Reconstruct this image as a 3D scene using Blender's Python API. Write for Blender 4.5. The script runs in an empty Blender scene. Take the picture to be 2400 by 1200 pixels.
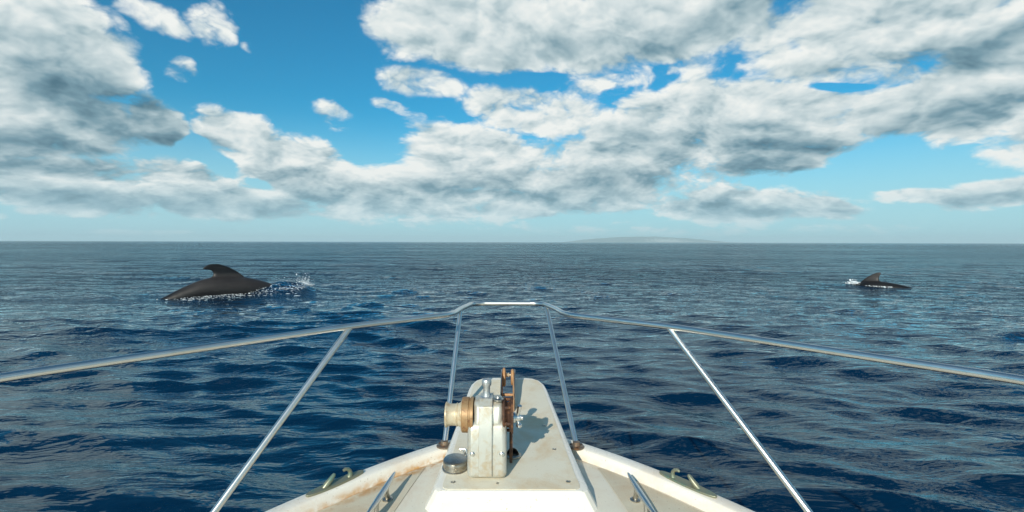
import bpy, bmesh, math, random
import numpy as np
from mathutils import Vector, Matrix

random.seed(11)
RNG = np.random.default_rng(7)
SC = bpy.context.scene
COL = SC.collection
R = math.radians

# ------------------------------------------------------------------ camera
EYE = 2.0                                   # eye height above the sea
cam_data = bpy.data.cameras.new('camera')
cam_data.sensor_width = 36.0
cam_data.lens = 36.0 * 1250 / 2400
cam_data.clip_start = 0.05
cam_data.clip_end = 60000
cam = bpy.data.objects.new('camera', cam_data)
COL.objects.link(cam)
cam.location = (0, 0, EYE)
PITCH = math.atan2(33, 1250)
cam.matrix_world = (Matrix.Translation((0, 0, EYE)) @ Matrix.Rotation(R(90) - PITCH, 4, 'X')
                    @ Matrix.Rotation(math.atan2(6, 2400), 4, 'Z'))
SC.camera = cam

# ------------------------------------------------------------------ sun
SUN_EL, SUN_AZ = R(26), R(200)              # azimuth clockwise from +Y: behind the camera, a little left
to_sun = Vector((math.sin(SUN_AZ) * math.cos(SUN_EL), math.cos(SUN_AZ) * math.cos(SUN_EL), math.sin(SUN_EL)))
sd = bpy.data.lights.new('sun', 'SUN')
sd.energy = 4.3
sd.angle = R(0.5)
sd.color = (1.0, 0.93, 0.80)
sun = bpy.data.objects.new('sun', sd)
sun.rotation_euler = to_sun.to_track_quat('Z', 'Y').to_euler()
sun.location = (0, -3, 8)
COL.objects.link(sun)

# ------------------------------------------------------------------ exposure
SC.view_settings.view_transform = 'Standard'
SC.view_settings.look = 'None'
SC.view_settings.exposure = 0.0
SC.view_settings.gamma = 1.0
SC.view_settings.use_curve_mapping = False
SC.render.engine = 'CYCLES'
SC.cycles.use_denoising = True
SC.cycles.max_bounces = 6
SC.cycles.volume_bounces = 3
SC.cycles.use_adaptive_sampling = True
SC.cycles.adaptive_threshold = 0.01

# ------------------------------------------------------------------ node helpers
class NT:
    """small helper for building node trees"""
    def __init__(self, tree):
        self.t = tree
    def n(self, kind, inputs=None, **props):
        nd = self.t.nodes.new(kind)
        for k, v in props.items():
            setattr(nd, k, v)
        for k, v in (inputs or {}).items():
            s = nd.inputs[k]
            if isinstance(v, bpy.types.NodeSocket):
                self.t.links.new(v, s)
            else:
                s.default_value = v
        return nd
    def m(self, op, a, b=0.0, c=0.0, clamp=False):
        return self.n('ShaderNodeMath', {0: a, 1: b, 2: c}, operation=op, use_clamp=clamp).outputs[0]
    def v(self, op, a, b=(0, 0, 0), out=0):
        return self.n('ShaderNodeVectorMath', {0: a, 1: b}, operation=op).outputs[out]
    def scale(self, a, s):
        return self.n('ShaderNodeVectorMath', {0: a, 'Scale': s}, operation='SCALE').outputs[0]
    def noise(self, vec, scale, detail=4.0, rough=0.5, lac=2.0, dist=0.0, out=0):
        return self.n('ShaderNodeTexNoise', {'Vector': vec, 'Scale': scale, 'Detail': detail, 'Roughness': rough,
                                             'Lacunarity': lac, 'Distortion': dist}).outputs[out]
    def rng(self, v, a, b, c=0.0, d=1.0, kind='SMOOTHSTEP'):
        return self.n('ShaderNodeMapRange', {0: v, 1: a, 2: b, 3: c, 4: d}, interpolation_type=kind, clamp=True).outputs[0]
    def mix(self, f, a, b, blend='MIX'):
        nd = self.t.nodes.new('ShaderNodeMix')
        nd.data_type = 'RGBA'
        nd.blend_type = blend
        for s, v in ((nd.inputs[0], f), (nd.inputs[6], a), (nd.inputs[7], b)):
            if isinstance(v, bpy.types.NodeSocket):
                self.t.links.new(v, s)
            elif hasattr(v, '__len__') and len(v) == 3:
                s.default_value = (*v, 1)
            else:
                s.default_value = v
        return nd.outputs[2]
    def ramp(self, f, stops, interp='LINEAR'):
        nd = self.t.nodes.new('ShaderNodeValToRGB')
        nd.color_ramp.interpolation = interp
        e = nd.color_ramp.elements
        while len(e) < len(stops):
            e.new(0.5)
        for el, (p, c) in zip(e, stops):
            el.position = p
            el.color = (*c, 1) if len(c) == 3 else c
        self.t.links.new(f, nd.inputs[0])
        return nd.outputs[0]

# ------------------------------------------------------------------ sky: blue air and cumulus banks, by azimuth and elevation in degrees
# azimuth, elevation, half width, half height, tilt, weight
CLOUD_BANKS = [(-42.1, 14.9, 8.24, 9.37, -15, 1),
    (-42.2, 9.8, 11.75, 4.57, 0, 1),
    (-33.1, 10.4, 4.15, 2.76, -20, 0.95),
    (-37.6, 14.9, 4.85, 4.34, -35, 0.95),
    (-46.8, 22.4, 10.15, 7.86, -20, 1),
    (-29.0, 20.0, 3.29, 3.3, 0, 0.6),
    (-34.3, 19.6, 4.64, 1.98, -20, 0.6),
    (-25.3, 18.2, 2.6, 1.25, -20, 0.55),
    (-31.6, 15.1, 2.14, 1.5, -20, 0.58),
    (-16.6, 12.3, 3.76, 1.82, -30, 0.64),
    (-12.4, 13.8, 2.17, 0.92, -10, 0.55),
    (-40.0, 4.7, 11.81, 3.3, -3, 1),
    (-29.9, 4.4, 10.31, 2.95, -8, 1),
    (-42.8, 5.5, 6.15, 1.99, 0, 0.9),
    (-25.9, 9.6, 6.27, 3.57, -10, 0.95),
    (-19.3, 6.5, 14.64, 5.09, -14, 1),
    (-24.1, 3.4, 16.01, 1.74, -2, 0.9),
    (-10.9, 5.7, 8.82, 4.21, -15, 0.95),
    (-3.7, 21.8, 14.9, 5.79, 0, 1),
    (-9.1, 16.2, 5.76, 2.87, -10, 0.9),
    (13.3, 21.0, 22.33, 6.09, 0, 1),
    (32.3, 18.5, 16.85, 6.5, 0, 1),
    (41.9, 12.6, 9.58, 5.14, 8, 1),
    (13.3, 16.0, 20.23, 2.84, 6, 0.62),
    (1.3, 13.7, 12.74, 3.41, -5, 0.9),
    (21.6, 11.6, 20.46, 4.85, -2, 1),
    (27.3, 8.8, 8.28, 3.15, 4, 1),
    (37.6, 11.7, 12.0, 3.1, 10, 1),
    (-3.2, 8.4, 12.74, 4.88, -8, 0.95),
    (11.2, 7.5, 14.49, 5.7, 0, 1),
    (-0.0, 4.2, 19.21, 2.81, 0, 1),
    (22.5, 3.9, 12.49, 2.6, -3, 1),
    (30.2, 3.3, 4.1, 1.42, -12, 0.8),
    (37.4, 4.1, 4.32, 1.08, -3, 0.8),
    (42.3, 3.9, 5.76, 1.75, 6, 0.95),
    (-42.2, 2.5, 1.51, 0.68, 0, 0.7),
    (-43.8, 1.9, 1.19, 0.59, 0, 0.7),
    (-35.1, 0.8, 8.58, 0.34, 0, 0.62),
    (12.6, 1.3, 7.41, 0.49, 0, 0.62),
    (17.7, 1.4, 29.08, 1.13, 0, 0.5),
    (23.3, 32.9, 49.34, 9.46, 0, 0.62),
    (45.9, 10.0, 6.61, 6.12, 0, 0.9)]
CLOUD_GAPS = [(10.3, 15.1, 3.52, 0.75, 5, -0.3),
    (15.9, 15.5, 2.52, 0.65, 12, -0.3),
    (1.8, 16.9, 4.09, 0.66, 0, -0.35),
    (31.1, 13.8, 2.67, 0.44, -2, -0.45),
    (27.6, 17.1, 0.89, 0.66, -20, -0.2),
    (27.1, 21.1, 2.51, 1.74, 0, -0.3),
    (-20.9, 20.5, 6.73, 6.26, 0, -0.6),
    (-14.3, 10.3, 3.85, 2.55, -20, -0.3),
    (-24.8, 5.7, 1.51, 0.49, -20, -0.4),
    (-30.5, 8.6, 1.69, 1.53, 0, -0.5),
    (-28.5, 7.0, 2.47, 0.99, -15, -0.5)]
CLOUD_BASES = [(-36.5, 11.0, 9.71, 3.86, -22, 1),
    (-42.2, 7.2, 10.5, 1.99, -3, 0.9),
    (-39.8, 13.8, 6.97, 3.27, -15, 0.45),
    (-36.3, 3.5, 10.69, 1.65, -6, 0.8),
    (-25.6, 3.7, 7.44, 1.43, -6, 0.7),
    (-20.2, 5.4, 6.44, 1.7, -15, 0.6),
    (-13.5, 4.7, 5.62, 1.76, -12, 0.5),
    (27.4, 7.8, 8.28, 2.38, 5, 1),
    (17.6, 10.2, 13.67, 2.51, -5, 0.45),
    (37.0, 10.2, 9.58, 1.4, 12, 0.75),
    (11.3, 5.7, 14.51, 2.65, 0, 0.55),
    (21.8, 3.3, 8.68, 1.35, -4, 0.75),
    (30.9, 3.1, 4.04, 0.98, -10, 0.6),
    (39.7, 15.0, 10.2, 1.94, 12, 0.8),
    (21.5, 20.5, 16.48, 2.2, 10, 0.55),
    (2.2, 19.5, 13.6, 2.0, 6, 0.45),
    (-2.3, 6.2, 12.77, 1.8, 0, 0.45),
    (41.3, 3.4, 5.17, 0.68, 6, 0.5),
    (25.4, 15.2, 11.12, 1.14, 0, 0.4),
    (4.6, 3.1, 13.64, 1.14, 0, 0.4)]

def tie(h, vec, val):
    """evaluate vec only after val (keeps the shader's working memory small)"""
    return h.v('ADD', vec, h.n('ShaderNodeVectorMath', {0: (1e-7, 0, 0), 'Scale': val}, operation='SCALE').outputs[0])

def blob_field(h, pos, table, combine):
    acc = None
    for i, (az, el, rx, ry, rot, amp) in enumerate(table):
        if i and i % 5 == 0:
            pos = tie(h, pos, acc)
        q = h.n('ShaderNodeMapping', {'Vector': pos, 'Location': (az, el, 0), 'Rotation': (0, 0, R(rot)),
                                      'Scale': (rx, ry, 1)}, vector_type='TEXTURE').outputs[0]
        r = h.v('LENGTH', q, out=1)
        s = h.n('ShaderNodeMapRange', {0: r, 1: 1.15, 2: 0.35, 3: 0.0, 4: amp}, interpolation_type='SMOOTHSTEP', clamp=True).outputs[0]
        acc = s if acc is None else h.m(combine, acc, s)
    return acc

def sky_coords(h, d, off=None):
    """unit direction -> x, y, z and plane-like perspective coordinates for the cloud texture"""
    if off is not None:
        d = h.v('ADD', d, off)
    d = h.v('NORMALIZE', d)
    x, y, z = h.n('ShaderNodeSeparateXYZ', {0: d}).outputs
    z = h.m('MAXIMUM', z, 0.0)
    den = h.m('POWER', h.m('ADD', z, 0.15), 0.5)
    pp = h.n('ShaderNodeCombineXYZ', {0: h.m('DIVIDE', x, den), 1: h.m('DIVIDE', y, den), 2: h.m('MULTIPLY', z, 1.6)}).outputs[0]
    return x, y, z, pp

def billow(h, pp, warp, det=7.0, vdet=3.0):
    q = h.v('ADD', pp, h.scale(warp, 0.28))
    f1 = h.noise(q, 4.3, det, 0.61)
    w2 = h.v('SUBTRACT', h.noise(pp, 9.0, 3.0, 0.6, out=1), (0.5, 0.5, 0.5))
    vo = h.n('ShaderNodeTexVoronoi', {'Vector': h.v('ADD', q, h.scale(w2, 0.12)),
                                      'Scale': 6.4, 'Detail': vdet, 'Roughness': 0.5, 'Lacunarity': 2.3},
             feature='F1').outputs[0]
    return h.m('ADD', h.m('MULTIPLY', h.m('SUBTRACT', f1, 0.5), 1.45), h.m('MULTIPLY', h.m('SUBTRACT', 0.42, vo), 0.56))

def make_world():
    w = bpy.data.worlds.new('World')
    SC.world = w
    w.use_nodes = True
    w.node_tree.nodes.clear()
    h = NT(w.node_tree)
    w.cycles.sampling_method = 'MANUAL'
    w.cycles.sample_map_resolution = 512
    STR = 0.10
    sky = h.n('ShaderNodeTexSky', sky_type='NISHITA')
    sky.sun_disc = False
    sky.sun_elevation = SUN_EL
    sky.sun_rotation = SUN_AZ
    sky.altitude = 0
    sky.air_density = 1.0
    sky.dust_density = 0.3
    sky.ozone_density = 2.0
    d = h.n('ShaderNodeTexCoord').outputs['Generated']
    x, y, z, pp = sky_coords(h, d)
    az = h.m('MULTIPLY', h.m('ARCTAN2', x, y), 57.29578)
    el = h.m('MULTIPLY', h.m('ARCSINE', z), 57.29578)
    ae = h.n('ShaderNodeCombineXYZ', {0: az, 1: el, 2: 0.0}).outputs[0]
    w1 = h.v('SUBTRACT', h.noise(pp, 1.7, 3.0, 0.55, out=1), (0.5, 0.5, 0.5))
    # bend the banks a little so their outlines are ragged
    pos = h.v('ADD', ae, h.scale(h.v('MULTIPLY', w1, (7.0, 4.0, 0.0)), h.rng(el, 0.0, 8.0, 0.15, 1.0, 'LINEAR')))
    M = blob_field(h, pos, CLOUD_BANKS, 'MAXIMUM')
    # the cloud cover beyond the view goes on in broken banks
    msk = h.rng(h.m('MAXIMUM', h.m('DIVIDE', h.m('ABSOLUTE', az), 52.0), h.m('DIVIDE', el, 34.0)), 0.95, 1.25)
    low = h.m('MULTIPLY', h.rng(h.noise(pp, 0.55, 3.0, 0.5), 0.45, 0.66, 0.0, 1.0), msk)
    M = h.m('MAXIMUM', M, low)
    M = h.m('ADD', M, blob_field(h, tie(h, pos, M), CLOUD_GAPS, 'ADD'))
    base = h.m('MAXIMUM', blob_field(h, tie(h, pos, M), CLOUD_BASES, 'MAXIMUM'), h.m('MULTIPLY', low, 0.6))
    d = tie(h, d, base)
    t0 = billow(h, tie(h, pp, base), w1)
    d = tie(h, d, t0)
    s0 = billow(h, sky_coords(h, d)[3], w1, 4.0, 2.0)
    d = tie(h, d, s0)
    t1 = billow(h, sky_coords(h, d, (-0.010, 0.0, 0.020))[3], w1, 4.0, 2.0)
    d = tie(h, d, t1)
    t2 = h.m('MULTIPLY', h.m('SUBTRACT', h.noise(h.v('ADD', sky_coords(h, d, (-0.02, 0.0, 0.06))[3], h.scale(w1, 0.25)), 5.0, 1.5, 0.5), 0.5), 1.5)
    D0 = h.m('ADD', h.m('SUBTRACT', M, 0.08), t0)
    alpha = h.rng(D0, -0.03, 0.38)
    fine = h.m('ADD', h.m('SUBTRACT', s0, t1), h.m('MULTIPLY', h.m('SUBTRACT', t0, s0), 0.55))
    wide = h.m('SUBTRACT', t0, t2)
    lit = h.m('ADD', 0.93, h.m('MULTIPLY', fine, h.rng(D0, 0.2, 1.2, 0.95, 0.55)))
    lit = h.m('ADD', lit, h.m('MULTIPLY', wide, 0.16))
    lit = h.m('SUBTRACT', lit, h.m('MULTIPLY', h.rng(D0, 0.15, 1.0), 0.16))
    lit = h.m('SUBTRACT', lit, h.m('MULTIPLY', base, 0.54), clamp=True)
    ccol = h.ramp(lit, CLOUD_RAMP)
    blue = h.mix(1.0, sky.outputs[0], SKY_TINT, 'MULTIPLY')
    # pale moist air low over the sea
    moist = h.rng(el, 0.0, 15.0, 0.85, 0.0, 'SMOOTHERSTEP')
    blue = h.mix(moist, blue, MOIST)
    veil = h.rng(el, 0.0, 7.0, 0.5, 0.0)
    cc = h.n('ShaderNodeVectorMath', {0: ccol, 'Scale': 1.0 / STR}, operation='SCALE').outputs[0]
    cc = h.mix(veil, cc, MOIST)
    alpha = h.m('MULTIPLY', alpha, h.rng(el, 0.0, 2.5, 0.45, 1.0))
    col = h.mix(alpha, blue, cc)
    bg = h.n('ShaderNodeBackground', {'Color': col, 'Strength': STR})
    ow = h.n('ShaderNodeOutputWorld', {'Surface': bg.outputs[0]})

CLOUD_RAMP = [(0.0, (0.07, 0.16, 0.22)), (0.28, (0.18, 0.31, 0.38)), (0.55, (0.42, 0.54, 0.58)),
              (0.78, (0.67, 0.75, 0.76)), (1.0, (0.90, 0.92, 0.89))]
SKY_TINT = (0.12, 0.90, 1.12)
MOIST = (4.5, 7.1, 8.0)
make_world()

# ------------------------------------------------------------------ materials
def mat(name, color=(0.5, 0.5, 0.5), rough=0.5, metal=0.0, **kw):
    m = bpy.data.materials.new(name)
    m.use_nodes = True
    b = m.node_tree.nodes['Principled BSDF']
    b.inputs['Base Color'].default_value = (*color, 1)
    b.inputs['Roughness'].default_value = rough
    b.inputs['Metallic'].default_value = metal
    for k, v in kw.items():
        b.inputs[k].default_value = v
    return m, NT(m.node_tree), b

# ------------------------------------------------------------------ mesh helpers
def new_obj(name, verts, faces, material=None, parent=None, smooth=True):
    me = bpy.data.meshes.new(name)
    me.from_pydata([tuple(v) for v in verts], [], faces)
    me.update()
    return link_mesh(name, me, material, parent, smooth)

def link_mesh(name, me, material=None, parent=None, smooth=True):
    if material:
        me.materials.append(material)
    if smooth:
        me.polygons.foreach_set('use_smooth', [True] * len(me.polygons))
    ob = bpy.data.objects.new(name, me)
    COL.objects.link(ob)
    if parent:
        ob.parent = parent
    return ob

def tag(o, label=None, cat=None, group=None, kind=None):
    for k, v in (('label', label), ('category', cat), ('group', group), ('kind', kind)):
        if v:
            o[k] = v
    return o

def grid_mesh(name, P, wrap=False):
    """P: (rows, cols, 3) array -> quad mesh, fast path"""
    nr, nc = P.shape[:2]
    idx = np.arange(nr * nc).reshape(nr, nc)
    if wrap:
        idx = np.concatenate([idx, idx[:, :1]], 1)
    q = np.stack([idx[:-1, :-1], idx[:-1, 1:], idx[1:, 1:], idx[1:, :-1]], -1).reshape(-1, 4)
    me = bpy.data.meshes.new(name)
    me.vertices.add(nr * nc)
    me.vertices.foreach_set('co', P.reshape(-1).astype(np.float32))
    me.loops.add(q.size)
    me.loops.foreach_set('vertex_index', q.reshape(-1).astype(np.int32))
    me.polygons.add(len(q))
    me.polygons.foreach_set('loop_start', (np.arange(len(q)) * 4).astype(np.int32))
    me.update(calc_edges=True)
    return me

# ------------------------------------------------------------------ the sea
# wind sea and swell as a sum of trochoidal waves
NW = 165
WL = 0.34 * (15.0 / 0.34) ** (np.linspace(0, 1, NW) + RNG.uniform(-0.004, 0.004, NW))
WA = R(258) + RNG.normal(0, 0.40, NW) + np.where(WL > 5, 0.35, 0.0)       # direction of travel
WP = RNG.uniform(0, 2 * math.pi, NW)
WS = 0.0185 * np.interp(WL, [0.34, 0.6, 1.6, 3.0, 6.0, 15.0], [1.75, 1.6, 0.80, 0.36, 0.24, 0.20])       # slope carried by each wave
WAMP = WS * WL / (2 * math.pi)
# water lifted by the whales: x, y, heading, half length, half width, lift
WHALES = [(-10.0, 20.6, R(35), 1.9, 0.9, 0.07), (-9.0, 21.3, R(35), 1.1, 0.9, 0.34), (15.3, 25.2, R(139), 1.3, 0.6, 0.10)]

def sea_offset(x, y, cell=None):
    dx = np.zeros_like(x); dy = np.zeros_like(x); dz = np.zeros_like(x)
    # gusts: slow patches of rougher and calmer water
    gust = 1 + 0.35 * np.sin(x * 0.11 + 0.05 * y + 1.3) * np.sin(y * 0.083 - 0.04 * x + 0.5) + 0.2 * np.sin(x * 0.31 - y * 0.22)
    for L, a, ph, am in zip(WL, WA, WP, WAMP):
        k = 2 * math.pi / L
        if cell is None:
            w = 1.0
        else:
            w = np.clip((L / cell - 2.5) / 3.0, 0, 1)
            if not w.any():
                continue
        g = gust if L < 4 else 1.0
        t = k * (math.cos(a) * x + math.sin(a) * y) + ph
        s, c = np.sin(t), np.cos(t)
        A = am * w * g
        dz += A * c
        dx -= 0.8 * A * s * math.cos(a)
        dy -= 0.8 * A * s * math.sin(a)
    return dx, dy, dz

def sea_height(x, y):
    return float(sea_offset(np.array([x], float), np.array([y], float))[2][0])

def whale_water(x, y):
    """smooth water piled over and beside the moving whales"""
    dz = np.zeros_like(x)
    for (wx, wy, hd, hl, hw, lift) in WHALES:
        u = (x - wx) * math.cos(hd) + (y - wy) * math.sin(hd)
        v = -(x - wx) * math.sin(hd) + (y - wy) * math.cos(hd)
        dz += lift * np.exp(-(np.abs(u / hl)) ** 3 - (v / hw) ** 2)
    return dz

def make_sea():
    rr = [0.0, 1.0, 2.0, 2.9]
    r = 3.3
    while r < 14000:
        rr.append(r)
        step = 0.0095 if r < 60 else (0.013 if r < 400 else 0.06)
        r *= 1 + step
    rr = np.array(rr)
    half = R(56)
    th = np.concatenate([np.linspace(-half, half, 1150), np.linspace(half, 2 * math.pi - half, 160)[1:-1]])
    TH, RR = np.meshgrid(th, rr)
    X = RR * np.sin(TH); Y = RR * np.cos(TH)
    cell = np.maximum(np.gradient(rr)[:, None] * np.ones_like(TH), RR * np.where(np.abs(TH) <= half, 0.0017, 0.03))
    dx, dy, dz = sea_offset(X, Y, cell)
    dz = dz + whale_water(X, Y)
    P = np.stack([X + dx, Y + dy, dz], -1)
    me = grid_mesh('sea', P, wrap=True)
    m, h, b = mat('sea_water', (0.0008, 0.026, 0.060), 0.04, IOR=1.333)
    pos = h.n('ShaderNodeNewGeometry').outputs['Position']
    dist = h.v('LENGTH', pos, out=1)
    flat = h.v('MULTIPLY', pos, (1, 1, 0))
    rot = h.n('ShaderNodeMapping', {'Vector': flat, 'Rotation': (0, 0, R(-14)), 'Scale': (0.5, 1.4, 1.0)}).outputs[0]
    wob = h.v('ADD', rot, h.scale(h.v('SUBTRACT', h.noise(flat, 0.9, 2.0, 0.5, out=1), (0.5, 0.5, 0.5)), 0.5))
    near = h.noise(wob, 3.8, 3.0, 0.5)            # hand-sized ripples
    mid = h.noise(wob, 1.7, 4.0, 0.58)             # metre waves, only where the mesh is too coarse
    far = h.noise(wob, 0.38, 4.0, 0.6)
    midw = h.rng(dist, 7.0, 30.0, 0.0, 1.0, 'LINEAR')
    farw = h.rng(dist, 90.0, 400.0, 0.0, 1.0, 'LINEAR')
    nearw = h.rng(dist, 15.0, 120.0, 1.0, 0.35, 'LINEAR')
    hgt = h.m('MULTIPLY', near, h.m('MULTIPLY', nearw, 0.040))
    hgt = h.m('ADD', hgt, h.m('MULTIPLY', h.noise(wob, 13.0, 2.0, 0.5), h.m('MULTIPLY', nearw, 0.0050)))
    hgt = h.m('ADD', hgt, h.m('MULTIPLY', mid, h.m('MULTIPLY', midw, 0.33)))
    hgt = h.m('ADD', hgt, h.m('MULTIPLY', far, h.m('MULTIPLY', farw, 0.85)))
    patch = h.rng(h.noise(h.v('MULTIPLY', flat, (0.35, 1.0, 1.0)), 0.045, 3.0, 0.6), 0.32, 0.68, 0.65, 1.35, 'LINEAR')
    hgt = h.m('MULTIPLY', hgt, patch)
    bump = h.n('ShaderNodeBump', {'Strength': 1.0, 'Distance': 1.0, 'Height': hgt})
    rough = h.rng(dist, 30.0, 700.0, 0.03, 0.12, 'LINEAR')
    # water body: dark blue light from below; surface: Fresnel mirror, cool in tone
    m.node_tree.nodes.remove(b)
    body = h.n('ShaderNodeBsdfDiffuse', {'Color': (0.0004, 0.015, 0.042, 1), 'Normal': bump.outputs[0]})
    gl = h.n('ShaderNodeBsdfGlossy', {'Color': (0.80, 0.96, 1.0, 1), 'Roughness': rough, 'Normal': bump.outputs[0]})
    fr = h.n('ShaderNodeFresnel', {'IOR': 1.45, 'Normal': bump.outputs[0]})
    mx = h.n('ShaderNodeMixShader', {0: fr.outputs[0], 1: body.outputs[0], 2: gl.outputs[0]})
    out = [n for n in m.node_tree.nodes if n.type == 'OUTPUT_MATERIAL'][0]
    m.node_tree.links.new(mx.outputs[0], out.inputs['Surface'])
    o = link_mesh('sea', me, m)
    tag(o, 'dark blue rippled open sea', kind='structure')
    return o

# ------------------------------------------------------------------ shape helpers
def tube_data(pts, radii, seg=14, caps=True):
    pts = [Vector(p) for p in pts]
    if not hasattr(radii, '__len__'):
        radii = [radii] * len(pts)
    V, F = [], []
    t0 = (pts[1] - pts[0]).normalized()
    up = Vector((0, 0, 1)) if abs(t0.z) < 0.9 else Vector((1, 0, 0))
    nrm = t0.cross(up).normalized()
    prev = t0
    for i, p in enumerate(pts):
        a = pts[i] - pts[i - 1] if i else pts[1] - pts[0]
        b = pts[i + 1] - pts[i] if i < len(pts) - 1 else a
        t = (a.normalized() + b.normalized()).normalized()
        q = prev.rotation_difference(t)
        nrm = (q @ nrm).normalized()
        prev = t
        bn = t.cross(nrm)
        k = 1.0 / max(0.5, a.normalized().dot(t)) if i else 1.0
        for j in range(seg):
            an = 2 * math.pi * j / seg
            V.append(p + (nrm * math.cos(an) + bn * math.sin(an)) * radii[i])
    for i in range(len(pts) - 1):
        for j in range(seg):
            k2 = (j + 1) % seg
            F.append((i * seg + j, i * seg + k2, (i + 1) * seg + k2, (i + 1) * seg + j))
    if caps:
        F.append(tuple(range(seg - 1, -1, -1)))
        F.append(tuple((len(pts) - 1) * seg + j for j in range(seg)))
    return V, F

def fillet(pts, rad, n=7):
    pts = [Vector(p) for p in pts]
    out = [pts[0]]
    for i in range(1, len(pts) - 1):
        a, p, b = pts[i - 1], pts[i], pts[i + 1]
        da, db = (a - p), (b - p)
        r = min(rad, da.length * 0.45, db.length * 0.45)
        s, e = p + da.normalized() * r, p + db.normalized() * r
        for k in range(n + 1):
            t = k / n
            out.append((1 - t) ** 2 * s + 2 * t * (1 - t) * p + t * t * e)
    out.append(pts[-1])
    return out

class Shape:
    """collects pieces of ONE part"""
    def __init__(self):
        self.V, self.F = [], []
    def add(self, V, F):
        o = len(self.V)
        self.V += [Vector(v) for v in V]
        self.F += [tuple(i + o for i in f) for f in F]
        return self
    def tube(self, pts, r, seg=14, caps=True):
        return self.add(*tube_data(pts, r, seg, caps))
    def lathe(self, origin, axis, prof, seg=28):
        """prof: (distance along axis, radius)"""
        origin, axis = Vector(origin), Vector(axis).normalized()
        return self.tube_rings([(origin + axis * d, r) for d, r in prof], axis, seg)
    def tube_rings(self, rings, axis, seg):
        ref = Vector((0, 0, 1)) if abs(axis.z) < 0.9 else Vector((0, 1, 0))
        n = axis.cross(ref).normalized(); b = axis.cross(n)
        V, F = [], []
        for c, r in rings:
            for j in range(seg):
                a = 2 * math.pi * j / seg
                V.append(c + (n * math.cos(a) + b * math.sin(a)) * max(r, 1e-4))
        for i in range(len(rings) - 1):
            for j in range(seg):
                k = (j + 1) % seg
                F.append((i * seg + j, i * seg + k, (i + 1) * seg + k, (i + 1) * seg + j))
        F.append(tuple(range(seg - 1, -1, -1)))
        F.append(tuple((len(rings) - 1) * seg + j for j in range(seg)))
        return self.add(V, F)
    def prism(self, outline, axis, a, b):
        """outline in the two other axes (cyclic order), extruded along axis from a to b"""
        n = len(outline)
        def mk(p, t):
            return {'x': (t, p[0], p[1]), 'y': (p[0], t, p[1]), 'z': (p[0], p[1], t)}[axis]
        V = [mk(p, a) for p in outline] + [mk(p, b) for p in outline]
        F = [tuple(range(n - 1, -1, -1)), tuple(range(n, 2 * n))]
        F += [(i, (i + 1) % n, n + (i + 1) % n, n + i) for i in range(n)]
        return self.add(V, F)
    def box(self, c, s):
        x, y, z = c; a, b, d = s[0] / 2, s[1] / 2, s[2] / 2
        return self.prism([(x - a, y - b), (x + a, y - b), (x + a, y + b), (x - a, y + b)], 'z', z - d, z + d)
    def move(self, M):
        self.V = [M @ v for v in self.V]
        return self
    def build(self, name, m, parent=None, bevel=0.0, seg=3, smooth=True, angle=35):
        me = bpy.data.meshes.new(name)
        me.from_pydata([tuple(v) for v in self.V], [], self.F)
        bm = bmesh.new(); bm.from_mesh(me)
        bmesh.ops.recalc_face_normals(bm, faces=bm.faces)
        bm.to_mesh(me); bm.free()
        o = link_mesh(name, me, m, parent, smooth)
        if bevel:
            md = o.modifiers.new('bevel', 'BEVEL')
            md.width = bevel; md.segments = seg; md.limit_method = 'ANGLE'; md.angle_limit = R(angle)
            md.harden_normals = True
        if smooth:
            me.set_sharp_from_angle(angle=R(angle))
        return o

# ------------------------------------------------------------------ boat materials
def stain_mat(name, base, stain, scale, amount, rough=0.35, bump=0.0, bump_scale=300.0, metal=0.0, mask=None, spots=True, rust=None, rvar=0.35):
    m, h, b = mat(name, base, rough, metal)
    p = h.n('ShaderNodeNewGeometry').outputs['Position']
    n1 = h.noise(p, scale, 7.0, 0.65, dist=0.4)
    n2 = h.noise(p, scale * 6, 5.0, 0.6)
    f = h.m('MULTIPLY', h.rng(n1, 0.44, 0.72), amount)
    if mask is not None:
        f = h.m('MAXIMUM', f, h.m('MULTIPLY', mask(h, p), h.rng(n2, 0.30, 0.62)), clamp=True)
    col = h.mix(f, base, stain)
    if spots:
        n3 = h.noise(p, scale * 28, 3.0, 0.5)
        col = h.mix(h.m('MULTIPLY', h.rng(n3, 0.66, 0.74), 0.5), col, tuple(c * 0.45 for c in stain))
    if rust:
        n4 = h.noise(p, scale * 2.3, 8.0, 0.7)
        col = h.mix(h.m('MULTIPLY', h.rng(n4, *rust[1]), rust[2]), col, rust[0])
        if metal:
            mm = h.m('MULTIPLY', h.m('SUBTRACT', 1.0, h.rng(n4, *rust[1])), metal)
            m.node_tree.links.new(mm, b.inputs['Metallic'])
    m.node_tree.links.new(col, b.inputs['Base Color'])
    rr = h.m('ADD', rough, h.m('MULTIPLY', h.m('SUBTRACT', n2, 0.5), rvar), clamp=True)
    m.node_tree.links.new(rr, b.inputs['Roughness'])
    if bump:
        nb = h.noise(p, bump_scale, 2.0, 0.5)
        bp = h.n('ShaderNodeBump', {'Strength': 1.0, 'Distance': bump, 'Height': nb})
        m.node_tree.links.new(bp.outputs[0], b.inputs['Normal'])
    return m

# outer edge of the gunwale, half width against y
EDGE = [(2.46, 0.0), (2.445, 0.08), (2.41, 0.17), (2.35, 0.262), (2.30, 0.338), (2.215, 0.452), (2.095, 0.592), (1.98, 0.707),
        (1.82, 0.862), (1.62, 1.03), (1.3, 1.25), (0.9, 1.43), (0.3, 1.56), (-0.6, 1.62), (-2.0, 1.62), (-4.5, 1.5)]

def edge_x(y):
    ys = [e[0] for e in EDGE][::-1]; xs = [e[1] for e in EDGE][::-1]
    return float(np.interp(y, ys, xs))

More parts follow.
